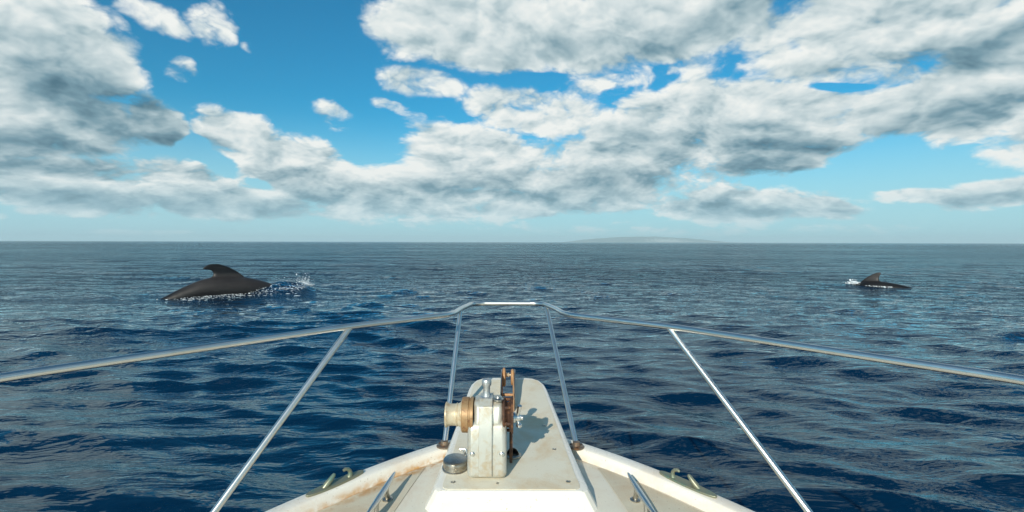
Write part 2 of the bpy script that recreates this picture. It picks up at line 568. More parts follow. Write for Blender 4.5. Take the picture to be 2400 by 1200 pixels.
def inset(y_x, d):
    """EDGE moved inboard by d"""
    P = [Vector((x, y)) for y, x in y_x]
    out = []
    for i, p in enumerate(P):
        a = P[max(i - 1, 0)]; b = P[min(i + 1, len(P) - 1)]
        if i == 0:
            out.append(Vector((0, p.y - d))); continue
        t = (b - a).normalized()
        n = Vector((t.y, -t.x))
        if n.x > 0 and n.y > 0 or n.x > 0:
            n = -n
        q = p + n * d
        out.append(Vector((max(q.x, 0.0), q.y)))
    return out

ZG = lambda y: 1.07 + 0.112 * (min(y, 2.6) - 1.845) if y > -0.5 else 1.07 + 0.112 * (-0.5 - 1.845)
ZD = lambda y: ZG(y) - 0.042
ZDX = lambda x, y: ZD(y) + 0.034 * (1 - min(1.0, (x / max(0.3, edge_x(y) - 0.12)) ** 2))
ZP = lambda y: 1.13 + 0.10 * (y - 1.87)
XC = lambda y: -0.023 * (y - 1.85) / 1.1

def rust_line(h, p):
    """brown run-off where the gunwale meets the deck, strongest to port"""
    s = h.n('ShaderNodeSeparateXYZ', {0: p})
    ax = h.m('ABSOLUTE', s.outputs[0])
    u = h.m('SUBTRACT', ax, 0.304)
    foot = h.m('SUBTRACT', h.m('SUBTRACT', 2.236, h.m('MULTIPLY', u, 0.803)), h.m('MULTIPLY', h.m('MULTIPLY', u, h.m('SUBTRACT', ax, 0.477)), 0.38))
    d = h.m('SUBTRACT', foot, s.outputs[1])
    wob = h.m('MULTIPLY', h.m('SUBTRACT', h.noise(p, 9.0, 4.0, 0.6), 0.5), 0.05)
    near = h.rng(h.m('ABSOLUTE', h.m('SUBTRACT', h.m('ADD', d, wob), 0.022)), 0.012, 0.085, 1.0, 0.0)
    top = h.m('ADD', h.m('MULTIPLY', s.outputs[1], 0.112), 0.86336)      # height of the gunwale top
    near = h.m('MULTIPLY', near, h.rng(h.m('SUBTRACT', top, s.outputs[2]), 0.010, 0.036))
    fore = h.rng(s.outputs[1], 1.7, 2.15, 0.45, 1.0)
    port = h.rng(s.outputs[0], 0.1, -0.2, 0.30, 1.0)
    return h.m('MULTIPLY', h.m('MULTIPLY', near, port), fore)

WHITE = (0.80, 0.77, 0.69)
M_GEL = stain_mat('white_gelcoat', WHITE, (0.62, 0.50, 0.30), 3.0, 0.35, 0.30)
M_GUN = stain_mat('gunwale_gelcoat', WHITE, (0.58, 0.33, 0.11), 4.0, 0.30, 0.28, mask=rust_line)
M_DECK = stain_mat('deck_gelcoat', (0.74, 0.70, 0.58), (0.50, 0.25, 0.08), 4.0, 0.35, 0.45, mask=rust_line)
M_SKID = stain_mat('non_skid_deck', (0.61, 0.56, 0.43), (0.47, 0.25, 0.09), 3.4, 0.4, 0.65, bump=0.0012, bump_scale=260, mask=rust_line)
M_PANEL = stain_mat('non_skid_platform', (0.73, 0.69, 0.56), (0.60, 0.42, 0.21), 5.5, 0.65, 0.6, bump=0.0010, bump_scale=300)
M_STEEL = stain_mat('polished_steel', (0.78, 0.77, 0.73), (0.58, 0.52, 0.42), 5.0, 0.35, 0.32, metal=1.0, spots=False, rvar=0.10)
M_DULL = stain_mat('dull_steel', (0.50, 0.48, 0.43), (0.30, 0.24, 0.16), 30.0, 0.8, 0.32, metal=0.95)
M_CAST = stain_mat('weathered_cast_alloy', (0.54, 0.54, 0.48), (0.45, 0.34, 0.19), 27.0, 0.7, 0.36, metal=0.35,
                   rust=((0.33, 0.18, 0.08), (0.60, 0.74), 0.5))
M_BRASS = stain_mat('rusty_bronze', (0.40, 0.26, 0.13), (0.36, 0.17, 0.06), 22.0, 0.95, 0.48, metal=0.35,
                    rust=((0.17, 0.07, 0.03), (0.52, 0.66), 0.8))
M_DRUM = stain_mat('brown_stained_drum', (0.66, 0.58, 0.42), (0.45, 0.28, 0.12), 20.0, 0.9, 0.42, metal=0.3,
                   rust=((0.36, 0.18, 0.07), (0.55, 0.68), 0.6))
M_RUST = stain_mat('rusted_iron', (0.06, 0.028, 0.016), (0.24, 0.10, 0.035), 34.0, 1.0, 0.75, bump=0.002, bump_scale=160)
M_ROLL = stain_mat('orange_rusted_roller', (0.52, 0.29, 0.13), (0.42, 0.17, 0.06), 30.0, 0.9, 0.5)
M_VERD = stain_mat('verdigris_bronze', (0.27, 0.27, 0.19), (0.15, 0.27, 0.21), 26.0, 0.9, 0.42, metal=0.5)
M_FLANGE = stain_mat('tarnished_flange', (0.22, 0.18, 0.14), (0.28, 0.13, 0.05), 30.0, 0.9, 0.4, metal=0.6)
M_DULLW = stain_mat('satin_alloy', (0.55, 0.57, 0.57), (0.40, 0.38, 0.33), 30.0, 0.5, 0.42, metal=0.75)
M_RUBBER_SHADE, _, _ = mat('dark_rubber_and_shade', (0.03, 0.035, 0.04), 0.6)

# ------------------------------------------------------------------ the boat
def side_strip(rows, material, name, parent, mirror=True, bevel=0.0):
    """rows: list of polylines (same length) going from bow aft on the starboard side; both sides become one mesh"""
    S = Shape()
    n = len(rows[0])
    for sx in (1, -1):
        V = [Vector((p[0] * sx, p[1], p[2])) for r_ in rows for p in r_]
        F = []
        for i in range(len(rows) - 1):
            for j in range(n - 1):
                F.append((i * n + j, i * n + j + 1, (i + 1) * n + j + 1, (i + 1) * n + j))
        S.add(V, F)
    me = bpy.data.meshes.new(name)
    me.from_pydata([tuple(v) for v in S.V], [], S.F)
    bm = bmesh.new(); bm.from_mesh(me)
    bmesh.ops.remove_doubles(bm, verts=bm.verts, dist=0.0005)
    bmesh.ops.recalc_face_normals(bm, faces=bm.faces)
    bm.to_mesh(me); bm.free()
    o = link_mesh(name, me, material, parent, True)
    me.set_sharp_from_angle(angle=R(40))
    return o

def dense(yx, n=4):
    out = []
    for a, b in zip(yx[:-1], yx[1:]):
        for k in range(n):
            out.append((a[0] + (b[0] - a[0]) * k / n, a[1] + (b[1] - a[1]) * k / n))
    return out + [yx[-1]]

def make_boat():
    boat = bpy.data.objects.new('boat', None)
    COL.objects.link(boat)
    tag(boat, 'white boat bow with polished steel guard rail, weathered anchor windlass and rust stained deck', 'boat')

    # smooth the outline with a few rounds of corner cutting
    E = list(EDGE)
    for _ in range(2):
        o = [E[0]]
        for a, b in zip(E[:-1], E[1:]):
            o += [(a[0] * .75 + b[0] * .25, a[1] * .75 + b[1] * .25), (a[0] * .25 + b[0] * .75, a[1] * .25 + b[1] * .75)]
        o.append(E[-1]); E = o
    outer = [Vector((x, y)) for y, x in E]
    ins = lambda d: inset(E, d)
    # --- hull: flared topsides down below the water
    def ring(scale_x, dy, z):
        return [Vector((p.x * scale_x, p.y + dy * max(0.0, (p.y + 1) / 3.4), z(p.y) if callable(z) else z)) for p in outer]
    rows = [ring(0.995, 0, lambda y: ZG(y) - 0.03), ring(0.97, -0.06, lambda y: ZG(y) - 0.25), ring(0.86, -0.35, 0.45), ring(0.74, -0.75, 0.0), ring(0.45, -1.1, -0.35), ring(0.02, -1.5, -0.6)]
    side_strip(rows, M_GEL, 'hull', boat)
    tr = [Vector((p[0], p[1], p[2])) for p in [r_[-1] for r_ in rows]]
    S = Shape(); V = tr + [Vector((-v.x, v.y, v.z)) for v in tr[::-1]]
    S.add(V, [tuple(range(len(V)))]); S.build('transom', M_GEL, boat, smooth=False)
    # --- rubber rub rail just under the outer edge
    S = Shape()
    for sx in (1, -1):
        pts = [(p.x * sx + 0.004 * sx, p.y, ZG(p.y) - 0.022) for p in outer[1:]]
        S.tube(pts, 0.012, 8)
    S.build('rub_rail', M_RUBBER_SHADE, boat)
    # --- gunwale: rounded outer lip, flat top, inner face down to the deck
    def line(d, dz, f=ZG):
        return [Vector((p.x, p.y, f(p.y) + dz)) for p in ins(d)]
    g = side_strip([line(-0.002, -0.032), line(-0.002, -0.010), line(0.003, -0.003), line(0.010, 0.0), line(0.052, 0.0), line(0.058, -0.003),
                    line(0.062, -0.010), line(0.070, -0.041), line(0.074, -0.048)], M_GUN, 'gunwale', boat)
    # --- deck sheet
    rows = [[Vector((p.x * k, p.y, ZD(p.y) + 0.034 * (1 - k * k))) for p in ins(0.068)] for k in (1.0, 0.9, 0.8, 0.7, 0.6, 0.5, 0.4, 0.3, 0.2, 0.1, 0.0)]
    side_strip(rows, M_DECK, 'deck', boat)
    # --- tan non-skid panels either side, leaving a smooth strip beside the platform
    for sx in (-1, 1):
        iy = [0.5, 0.8, 1.50, 1.84, 2.06, 2.16, 2.2]; ix = [0.60, 0.55, 0.46, 0.412, 0.372, 0.355, 0.345]
        oin = [p for p in ins(0.083)][::-1]
        oy = [p.y for p in oin]; ox = [p.x for p in oin]
        P = []
        for y in np.linspace(0.6, 2.168, 60):
            xi = float(np.interp(y, iy, ix)); xo = float(np.interp(y, oy, ox))
            xo = max(xo, xi + 0.002)
            k0 = float(np.interp(y, [p.y for p in ins(0.068)][::-1], [p.x for p in ins(0.068)][::-1]))
            row = []
            for t in np.linspace(0, 1, 9):
                x = xi + (xo - xi) * t
                row.append((x * sx, y, ZD(y) + 0.034 * (1 - min(1.0, (x / k0) ** 2)) + 0.0022))
            P.append(row)
        me = grid_mesh('deck_panel', np.array(P)[:, ::sx])
        link_mesh('deck_panel', me, M_SKID, boat)

    # --- anchor platform with a slot for the bow roller
    def outline(g_, front=0.0):
        L = []
        pts = [(0.205 + g_ * .9, 1.8475 - g_ * .25), (0.240 + g_, 1.850 - g_ * .22), (0.254 + g_, 1.864 - g_ * .1), (0.2565 + g_, 1.885), (0.249 + g_ * .95, 1.95), (0.222 + g_ * .6, 2.42), (0.200 + g_ * .35, 2.80), (0.192 + g_ * .3, 2.865), (0.170 + g_ * .3, 2.925), (0.138 + g_ * .2, 2.955 + g_ * .2), (0.105, 2.965 + g_ * .3)]
        right = [(XC(y) + x, y) for x, y in pts]
        left = [(XC(y) - x, y) for x, y in pts[::-1]]
        slot = [(0.012, 2.965 + g_ * .3), (0.012, 2.56), (0.006, 2.545), (-0.042, 2.545), (-0.049, 2.56), (-0.049, 2.965 + g_ * .3)]
        return right + slot + left
    def sheet_between(S, A, zA, B, zB):
        n = len(A)
        V = [Vector((x, y, zA(y))) for x, y in A] + [Vector((x, y, zB(y))) for x, y in B]
        S.add(V, [(i, (i + 1) % n, n + (i + 1) % n, n + i) for i in range(n)])
    top_in = outline(0.0); mid = outline(0.016); bas = outline(0.052)
    zbase = lambda y: ZD(y) + 0.026 if y < 2.3 else ZP(y) - 0.070
    S = Shape()
    n = len(top_in)
    V = ([Vector((x, y, ZP(y))) for x, y in top_in] + [Vector((x, y, ZP(y) - 0.005)) for x, y in mid] +
         [Vector((x, y, zbase(y))) for x, y in bas])
    # back face leans towards the cockpit a little
    F = [tuple(range(n))] + [(n * k + i, n * k + (i + 1) % n, n * (k + 1) + (i + 1) % n, n * (k + 1) + i) for k in (0, 1) for i in range(n)] + [tuple(range(3 * n - 1, 2 * n - 1, -1))]
    S.add(V, F)
    plat = S.build('anchor_platform', M_GEL, boat, bevel=0.007, seg=3, angle=20)
    # tan top panel, 3 mm proud
    cx = [(-0.022, 2.4)]
    ins_p = []
    for i, (x, y) in enumerate(top_in):
        c = XC(y)
        if y > 2.54 and -0.06 < x < 0.03:
            ins_p.append((x + (0.008 if x > -0.02 else -0.008), min(y, 2.93) - (0.006 if y < 2.6 else 0)))
        else:
            s_ = 1 if x > c else -1
            ins_p.append((x - 0.012 * s_, min(max(y, 1.853), 2.93)))
    top = [Vector((x, y, ZP(y) + 0.003)) for x, y in ins_p]; bot = [v - Vector((0, 0, 0.0026)) for v in top]
    S = Shape().add(top + bot, [tuple(range(n))] + [(i, (i + 1) % n, n + (i + 1) % n, n + i) for i in range(n)])
    S.build('platform_panel', M_PANEL, plat, smooth=False)
    screw = None
    for x, y in [(-0.21, 1.896), (0.145, 2.357), (0.173, 2.14), (0.205, 1.901), (-0.05, 1.888), (-0.185, 2.36)]:
        if screw is None:
            screw = Shape().lathe((0, 0, 0), (0, 0, 1), [(-0.001, 0.0085), (0.0022, 0.0085), (0.0034, 0.006), (0.0034, 0.003), (0.0020, 0.0025)], 14).build('screw', M_DULL, plat)
            o = screw
        else:
            o = screw.copy(); COL.objects.link(o); o.parent = plat
        o.location = (x, y, ZP(y) + 0.003)
        if y < 1.89:
            o.scale = (0.6, 0.6, 1)

    # --- guard rail
    ZR = 1.66
    half = [(0.199, 2.905), (0.243, 2.70), (0.262, 2.50), (0.642, 2.14), (1.272, 1.315), (1.43, 0.95), (1.50, 0.3), (1.52, -1.2), (1.52, -1.5), (1.52, -1.62)]
    yawed = lambda s, x, y: (x * s + (XC(y) if y > 2.2 else 0.0), y, ZR if y > -1.55 else ZD(-1.5))
    left = [yawed(-1, x, y) for x, y in half[::-1]]
    right = [yawed(1, x, y) for x, y in half]
    pts = left + [(XC(2.94) - 0.150, 2.94, ZR)] + [(XC(2.94) + 0.150, 2.94, ZR)] + right
    Shape().tube(fillet(pts, 0.09), 0.0125, 16).build('guard_rail', M_STEEL, boat)
    def stanchion(a, b, r, flange=True):
        d = (Vector(b) - Vector(a)).normalized()
        o = Shape().tube([Vector(a) + (Vector(b) - Vector(a)) * t for t in (0, .25, .5, .75, 1)], r, 16).build('stanchion', M_STEEL, boat)
        if flange:
            f = Shape().lathe((a[0], a[1], ZG(a[1]) - 0.002), (0, 0, 1), [(0, 0.034), (0.005, 0.034), (0.008, 0.029), (0.009, 0.018), (0.024, 0.0155)], 26).build('base_flange', M_FLANGE, o)
            w = Shape()
            for k in range(3):
                an = k * 2.094 + 0.5
                w.lathe((a[0] + 0.026 * math.cos(an), a[1] + 0.026 * math.sin(an), ZG(a[1]) + 0.005), (0, 0, 1), [(0, 0.0045), (0.003, 0.0045), (0.0045, 0.003)], 8)
            o2 = w.build('flange_screws', M_RUST, o); o2['kind'] = 'stuff'
        return o
    stanchion((-0.290, 2.281, ZG(2.281)), (XC(2.68) - 0.243, 2.69, ZR - 0.006), 0.0112)
    stanchion((0.280, 2.276, ZG(2.276)), (XC(2.9) + 0.207, 2.87, ZR - 0.006), 0.0112)
    stanchion((-1.005, 1.625, ZG(1.625)), (-0.649, 2.129, ZR - 0.004), 0.0118)
    stanchion((1.012, 1.615, ZG(1.615)), (0.634, 2.145, ZR - 0.004), 0.0118)
    for s in (-1, 1):
        stanchion((s * 1.53, 0.1, ZG(0.1)), (s * 1.502, 0.12, ZR - 0.004), 0.0118)

    # --- mooring cleats
    def cleat(sx):
        z = ZDX(0.46, 1.87) + 0.001
        M = Matrix.Translation((sx * 0.460, 1.872, z)) @ Matrix.Rotation(math.atan2(0.112, 1), 4, 'X') @ Matrix.Rotation(R(8) * sx, 4, 'Z')
        S = Shape()
        ys = [-0.135, -0.125, -0.09, -0.03, 0.03, 0.09, 0.125, 0.135]
        zs = [0.061, 0.0605, 0.058, 0.055, 0.055, 0.058, 0.0605, 0.061]
        rs = [0.003, 0.0055, 0.0085, 0.0115, 0.0115, 0.0085, 0.0055, 0.003]
        S.tube([(0, y, zz) for y, zz in zip(ys, zs)], rs, 14)
        bar = S.move(M).build('mooring_cleat', M_STEEL, boat)
        for y in (-0.045, 0.045):
            L = Shape().tube([(0, y, 0.050), (0.0, y * 1.05, 0.03), (0, y * 1.2, 0.006)], [0.009, 0.008, 0.010], 12)
            L.lathe((0, y * 1.2, 0), (0, 0, 1), [(0, 0.019), (0.005, 0.019), (0.009, 0.012)], 18)
            L.move(M).build('leg', M_DULL, bar)
            Lb = Shape().lathe((0, y * 1.2 + 0.0, 0.0085), (0, 0, 1), [(0, 0.004), (0.0015, 0.004)], 8)
        return bar
    cleat(-1); cleat(1)

    # --- bronze fairleads on the gunwale, one horn curled and one blade
    def fairlead(sx):
        a = Vector((0.748, 1.894)); b = Vector((0.575, 2.078))
        d = (b - a).normalized()
        c = (a + b) / 2
        ang = math.atan2(d.y, d.x * sx)
        M = (Matrix.Translation((c.x * sx, c.y, ZG(c.y) + 0.0005)) @ Matrix.Rotation(math.atan2(0.112, 1) * 1.0, 4, 'X') @ Matrix.Rotation(ang, 4, 'Z'))
        L = 0.118
        S = Shape()
        outl = []
        for k in range(28):
            t = 2 * math.pi * k / 28
            cx_, sy_ = math.cos(t), math.sin(t)
            outl.append((L * cx_, 0.021 * math.copysign(abs(sy_) ** 0.8, sy_)))
        S.prism(outl, 'z', 0.0, 0.009)
        base = S.move(M).build('fairlead', M_VERD, boat, bevel=0.003, seg=2)
        hk = Shape().tube([(0.058, 0, 0.004), (0.061, 0, 0.016), (0.060, 0, 0.028), (0.052, 0, 0.039), (0.041, 0, 0.043), (0.032, 0, 0.040)],
                          [0.013, 0.009, 0.0075, 0.007, 0.0065, 0.005], 12).move(M).build('horn', M_VERD, base)
        bl = Shape().tube([(-0.052, 0, 0.002), (-0.036, 0, 0.013), (-0.020, 0, 0.026), (-0.006, 0, 0.040), (-0.003, 0, 0.044)],
                          [0.007, 0.012, 0.010, 0.007, 0.004], 12).move(M).build('horn', M_VERD, base)
    fairlead(-1); fairlead(1)

    # --- windlass
    zb = ZP(1.97) + 0.002
    X0, X1 = -0.161, -0.018
    S = Shape()
    S.prism([(1.905, zb), (1.903, 1.252), (1.928, 1.338), (1.945, 1.346), (2.055, 1.346), (2.065, 1.33), (2.065, zb)], 'x', X0, X1)
    S.prism([(1.9235, 1.30), (1.9385, 1.392), (1.960, 1.415), (2.030, 1.418), (2.060, 1.395), (2.066, 1.30)], 'x', X0 + 0.019, X1 - 0.015)
    case = S.build('windlass', M_CAST, boat, bevel=0.020, seg=6, angle=35)
    S = Shape()
    S.prism([(1.9010, zb + 0.01), (1.8990, 1.253), (1.9195, 1.335), (1.9345, 1.396), (1.958, 1.4195), (2.032, 1.422), (2.05, 1.30), (2.05, zb + .01)], 'x', -0.119, -0.070)
    S.build('casing_band', M_CAST, case, bevel=0.003, seg=2, angle=25)
    Shape().prism([(1.8992, zb + .012), (1.8975, 1.2535), (1.9180, 1.336), (1.9330, 1.397), (1.957, 1.4212), (2.034, 1.4235), (2.04, 1.3), (2.04, zb + .012)], 'x', -0.0708, -0.0694).build('casing_seam', M_DULL, case, smooth=False)
    Shape().lathe((-0.094, 1.985, 1.415), (0, 0, 1), [(0, 0.026), (0.004, 0.026), (0.008, 0.016), (0.024, 0.0125), (0.044, 0.0135), (0.050, 0.0175), (0.064, 0.0185), (0.070, 0.0155), (0.073, 0.006)], 24).build('cap_knob', M_DULLW, case)
    Shape().lathe((-0.05, 1.965, 1.412), (0, 0, 1), [(0, 0.021), (0.006, 0.021), (0.010, 0.013), (0.016, 0.010)], 16).build('oil_plug', M_DULL, case)
    bolt = Shape().lathe((0, 0, 0), (0, -1, 0), [(-0.004, 0.009), (0.004, 0.009), (0.007, 0.0065), (0.008, 0.003)], 12)
    for k, x in enumerate((X0 + 0.020, X1 - 0.017)):
        b = Shape(); b.V = list(bolt.V); b.F = list(bolt.F)
        b.move(Matrix.Translation((x, 1.904, 1.236))).build('bolt', M_STEEL, case)
    # flange disc and warping drum to port
    cy, cz = 1.985, 1.352
    Shape().lathe((-0.142, cy, cz), (-1, 0, 0), [(0, 0.066), (0.010, 0.066), (0.012, 0.061), (0.016, 0.061), (0.018, 0.065), (0.040, 0.065), (0.043, 0.062), (0.043, 0.05)], 40).build('brake_drum', M_BRASS, case)
    Shape().lathe((-0.184, cy, cz), (-1, 0, 0), [(0, 0.052), (0.004, 0.052), (0.007, 0.045), (0.016, 0.041), (0.019, 0.0435), (0.021, 0.0435), (0.024, 0.040), (0.046, 0.040), (0.053, 0.043), (0.058, 0.047), (0.062, 0.047), (0.064, 0.043), (0.064, 0.022), (0.061, 0.02)], 40).build('warping_drum', M_DRUM, case)
    # chain gypsy to starboard
    G = Shape()
    G.lathe((-0.034, cy, cz), (1, 0, 0), [(0, 0.058), (0.003, 0.064), (0.008, 0.064), (0.014, 0.050), (0.020, 0.045), (0.026, 0.050), (0.034, 0.068), (0.040, 0.068), (0.041, 0.045)], 36)
    gy = G.build('chain_gypsy', M_RUST, case)
    T = Shape()
    for k in range(6):
        an = k * math.pi / 3 + 0.3
        p = Vector((0, math.cos(an), math.sin(an)))
        T.tube([Vector((-0.026, cy, cz)) + p * 0.056, Vector((0.002, cy, cz)) + p * 0.056], 0.006, 8)
    o2 = T.build('chain_pockets', M_RUST, case); o2['kind'] = 'stuff'
    # clutch hub with T lever
    H = Shape().lathe((0.004, cy - 0.01, cz - 0.008), (1, 0, 0), [(0, 0.020), (0.010, 0.020), (0.012, 0.014), (0.026, 0.013), (0.030, 0.009), (0.038, 0.009)], 18)
    H.tube([(0.022, cy - 0.012, cz + 0.000), (0.027, cy - 0.020, cz + 0.022), (0.030, cy - 0.026, cz + 0.042)], [0.0065, 0.0075, 0.0085], 12)
    H.tube([(0.022, cy - 0.012, cz - 0.015), (0.026, cy - 0.016, cz - 0.028)], [0.006, 0.006], 12)
    H.lathe((0.028, cy - 0.016, cz - 0.044), (0, 0, 1), [(0, 0.005), (0.004, 0.010), (0.012, 0.011), (0.018, 0.006)], 14)
    H.build('clutch_lever', M_STEEL, case)
    # chain stripper bar, rusty, reaching down behind the gypsy
    Shape().prism([(cy + 0.02, cz - 0.02), (cy + 0.05, cz - 0.03), (cy + 0.04, cz - 0.13), (cy + 0.0, cz - 0.185), (cy - 0.012, cz - 0.12)], 'x', -0.008, 0.004).build('chain_stripper', M_RUST, case, bevel=0.002, seg=2)
    Shape().tube([(-0.026, cy - 0.028, cz - 0.060), (-0.024, cy - 0.022, cz - 0.095), (-0.022, cy - 0.02, cz - 0.135)], [0.0065, 0.0055, 0.004], 10).build('chain_hook', M_DULL, case)
    # --- hooded chain pipe to starboard of the windlass
    zc = ZP(2.09) + 0.003
    c = Vector((0.004, 2.09, zc))
    S = Shape().lathe(c, (0, 0, 1), [(0, 0.036), (0.004, 0.036), (0.007, 0.031), (0.009, 0.024)], 24)
    V, F = [], []
    ns, nt = 12, 8
    for i in range(ns + 1):
        an = math.pi * i / ns
        for j in range(nt + 1):
            t = j / nt
            r_ = 0.026 * math.cos(t * math.pi / 2 * 0.96)
            V.append(c + Vector((r_ * math.cos(an), -0.012 + 0.046 * t, 0.006 + 1.15 * r_ * math.sin(an))))
    for i in range(ns):
        for j in range(nt):
            a = i * (nt + 1) + j
            F.append((a, a + 1, a + nt + 2, a + nt + 1))
    S.add(V, F)
    pipe = S.build('chain_pipe', M_DULL, boat)
    md = pipe.modifiers.new('shell', 'SOLIDIFY'); md.thickness = 0.0015
    Shape().lathe(c + Vector((0, 0.006, 0.0095)), (0, 0, 1), [(0, 0.020), (0.001, 0.020)], 20).build('pipe_mouth_shade', M_RUBBER_SHADE, pipe)  # near-black disc, paints the shade inside the pipe's opening; not rubber

    # --- capped foot switch to port and the little vent tap behind it
    zc = ZP(1.99) + 0.003
    S = Shape().lathe((-0.212, 1.995, zc), (0.02, -0.12, 1), [(0, 0.050), (0.004, 0.050), (0.006, 0.046), (0.020, 0.045), (0.022, 0.047), (0.030, 0.047), (0.034, 0.0455)], 36)
    fs = S.build('foot_switch', M_DULL, boat)
    a = Vector((0.02, -0.12, 1)).normalized()
    Shape().lathe(Vector((-0.212, 1.995, zc)) + a * 0.0342, a, [(0, 0.044), (0.002, 0.044), (0.0035, 0.041)], 36).build('lid', M_DULL, fs)
    for k in range(3):
        an = R(160 + 60 * k)
        Shape().lathe(Vector((-0.212, 1.995, zc)) + a * 0.010 + Vector((0.046 * math.cos(an), 0.046 * math.sin(an), 0)), Vector((math.cos(an), math.sin(an), 0)), [(0, 0.004), (0.003, 0.0035)], 8).build('screw', M_DULL, fs)
    zc = ZP(2.09) + 0.003
    S = Shape().lathe((-0.185, 2.085, zc), (0, 0, 1), [(0, 0.013), (0.004, 0.013), (0.006, 0.008), (0.018, 0.007), (0.020, 0.009), (0.026, 0.008)], 14)
    S.tube([(-0.205, 2.085, zc + 0.026), (-0.183, 2.083, zc + 0.028), (-0.176, 2.080, zc + 0.012)], [0.004, 0.005, 0.004], 8)
    S.build('vent_tap', M_STEEL, boat)

    # --- bow roller: two cheek plates with two flanged wheels
    def zpl(y):
        return ZP(y) + 0.003
    br = Shape()
    for x in (-0.0545, 0.0165):
        pr = [(2.54, zpl(2.54) - 0.05), (2.56, zpl(2.54) + 0.035), (2.66, zpl(2.6) + 0.052), (2.80, zpl(2.8) + 0.080), (2.86, zpl(2.8) + 0.088), (2.90, zpl(2.8) + 0.075), (2.985, zpl(2.9) + 0.03), (2.99, zpl(2.9) - 0.05)]
        br.prism(pr, 'x', x - 0.0025, x + 0.0025)
    roller = br.build('bow_roller', M_DULL, boat, bevel=0.0012, seg=2)
    ax_z = zpl(2.83) + 0.044; ay = 2.85
    for k, (x, r_) in enumerate(((-0.041, 0.050), (0.004, 0.043))):
        Shape().lathe((x - 0.009, ay, ax_z), (1, 0, 0), [(0, r_ * 0.45), (0.001, r_ * 0.88), (0.005, r_), (0.013, r_), (0.018, r_ * 0.86), (0.0185, r_ * 0.45)], 32).build('roller_wheel', M_ROLL, roller)
    Shape().lathe((-0.052, ay, ax_z + 0.012), (1, 0, 0), [(0, 0.006), (0.020, 0.006), (0.023, 0.013), (0.030, 0.008), (0.037, 0.013), (0.040, 0.006), (0.066, 0.006)], 16).build('axle', M_DRUM, roller)
    Shape().tube([(-0.052, 2.68, zpl(2.68) + 0.012), (0.014, 2.68, zpl(2.68) + 0.012)], 0.007, 10).build('guide_pin', M_ROLL, roller)
    Shape().prism([(2.50, zpl(2.5) + 0.004), (2.52, zpl(2.5) + 0.052), (2.62, zpl(2.6) + 0.070), (2.78, zpl(2.7) + 0.090), (2.80, zpl(2.7) + 0.075), (2.66, zpl(2.6) + 0.030), (2.60, zpl(2.6) - 0.01), (2.56, zpl(2.5) - 0.02)], 'x', 0.0055, 0.0125).build('anchor_arm', M_ROLL, roller, bevel=0.002)
    Shape().prism([(2.55, zpl(2.5) - 0.02), (2.56, zpl(2.5) + 0.02), (2.66, zpl(2.6) + 0.045), (2.80, zpl(2.8) + 0.07), (2.80, zpl(2.8) + 0.02), (2.66, zpl(2.6) - 0.03)], 'x', -0.050, -0.046).build('anchor_arm', M_RUST, roller)
    return boat
boat = make_boat()

# ------------------------------------------------------------------ whales
def catmull(P, n=5, closed=True):
    out = []
    N = len(P)
    for i in range(N if closed else N - 1):
        p = [Vector(P[(i + k) % N] if closed else P[min(max(i + k, 0), N - 1)]) for k in (-1, 0, 1, 2)]
        for j in range(n):
            t = j / n
            out.append(0.5 * ((2 * p[1]) + (p[2] - p[0]) * t + (2 * p[0] - 5 * p[1] + 4 * p[2] - p[3]) * t * t + (3 * p[1] - p[0] - 3 * p[2] + p[3]) * t ** 3))
    if not closed:
        out.append(Vector(P[-1]))
    return out

M_WHALE, _h, _b = mat('wet_whale_skin', (0.030, 0.027, 0.027), 0.48, **{'Specular IOR Level': 0.35})
_p = _h.n('ShaderNodeTexCoord').outputs['Object']
_n = _h.noise(_p, 1.6, 5.0, 0.6)
_s = _h.noise(_h.v('MULTIPLY', _p, (1.0, 6.0, 6.0)), 2.5, 4.0, 0.6)
_z = _h.n('ShaderNodeSeparateXYZ', {0: _p}).outputs[2]
# grey-brown saddle on the back, black fin above it
_sad = _h.m('MULTIPLY', _h.rng(_z, 0.10, 0.50, 0.15, 1.0), _h.rng(_z, 0.90, 0.76, 0.0, 1.0))
_f = _h.m('MULTIPLY', _sad, _h.rng(_n, 0.3, 0.65, 0.65, 1.0))
_M_col = _h.mix(_f, (0.004, 0.004, 0.005), (0.034, 0.029, 0.027))
_M_col = _h.mix(_h.m('MULTIPLY', _h.rng(_s, 0.58, 0.72), 0.18), _M_col, (0.075, 0.065, 0.06))
M_WHALE.node_tree.links.new(_M_col, _b.inputs['Base Color'])
_bp = _h.n('ShaderNodeBump', {'Strength': 0.35, 'Distance': 0.02, 'Height': _s})
M_WHALE.node_tree.links.new(_bp.outputs[0], _b.inputs['Normal'])

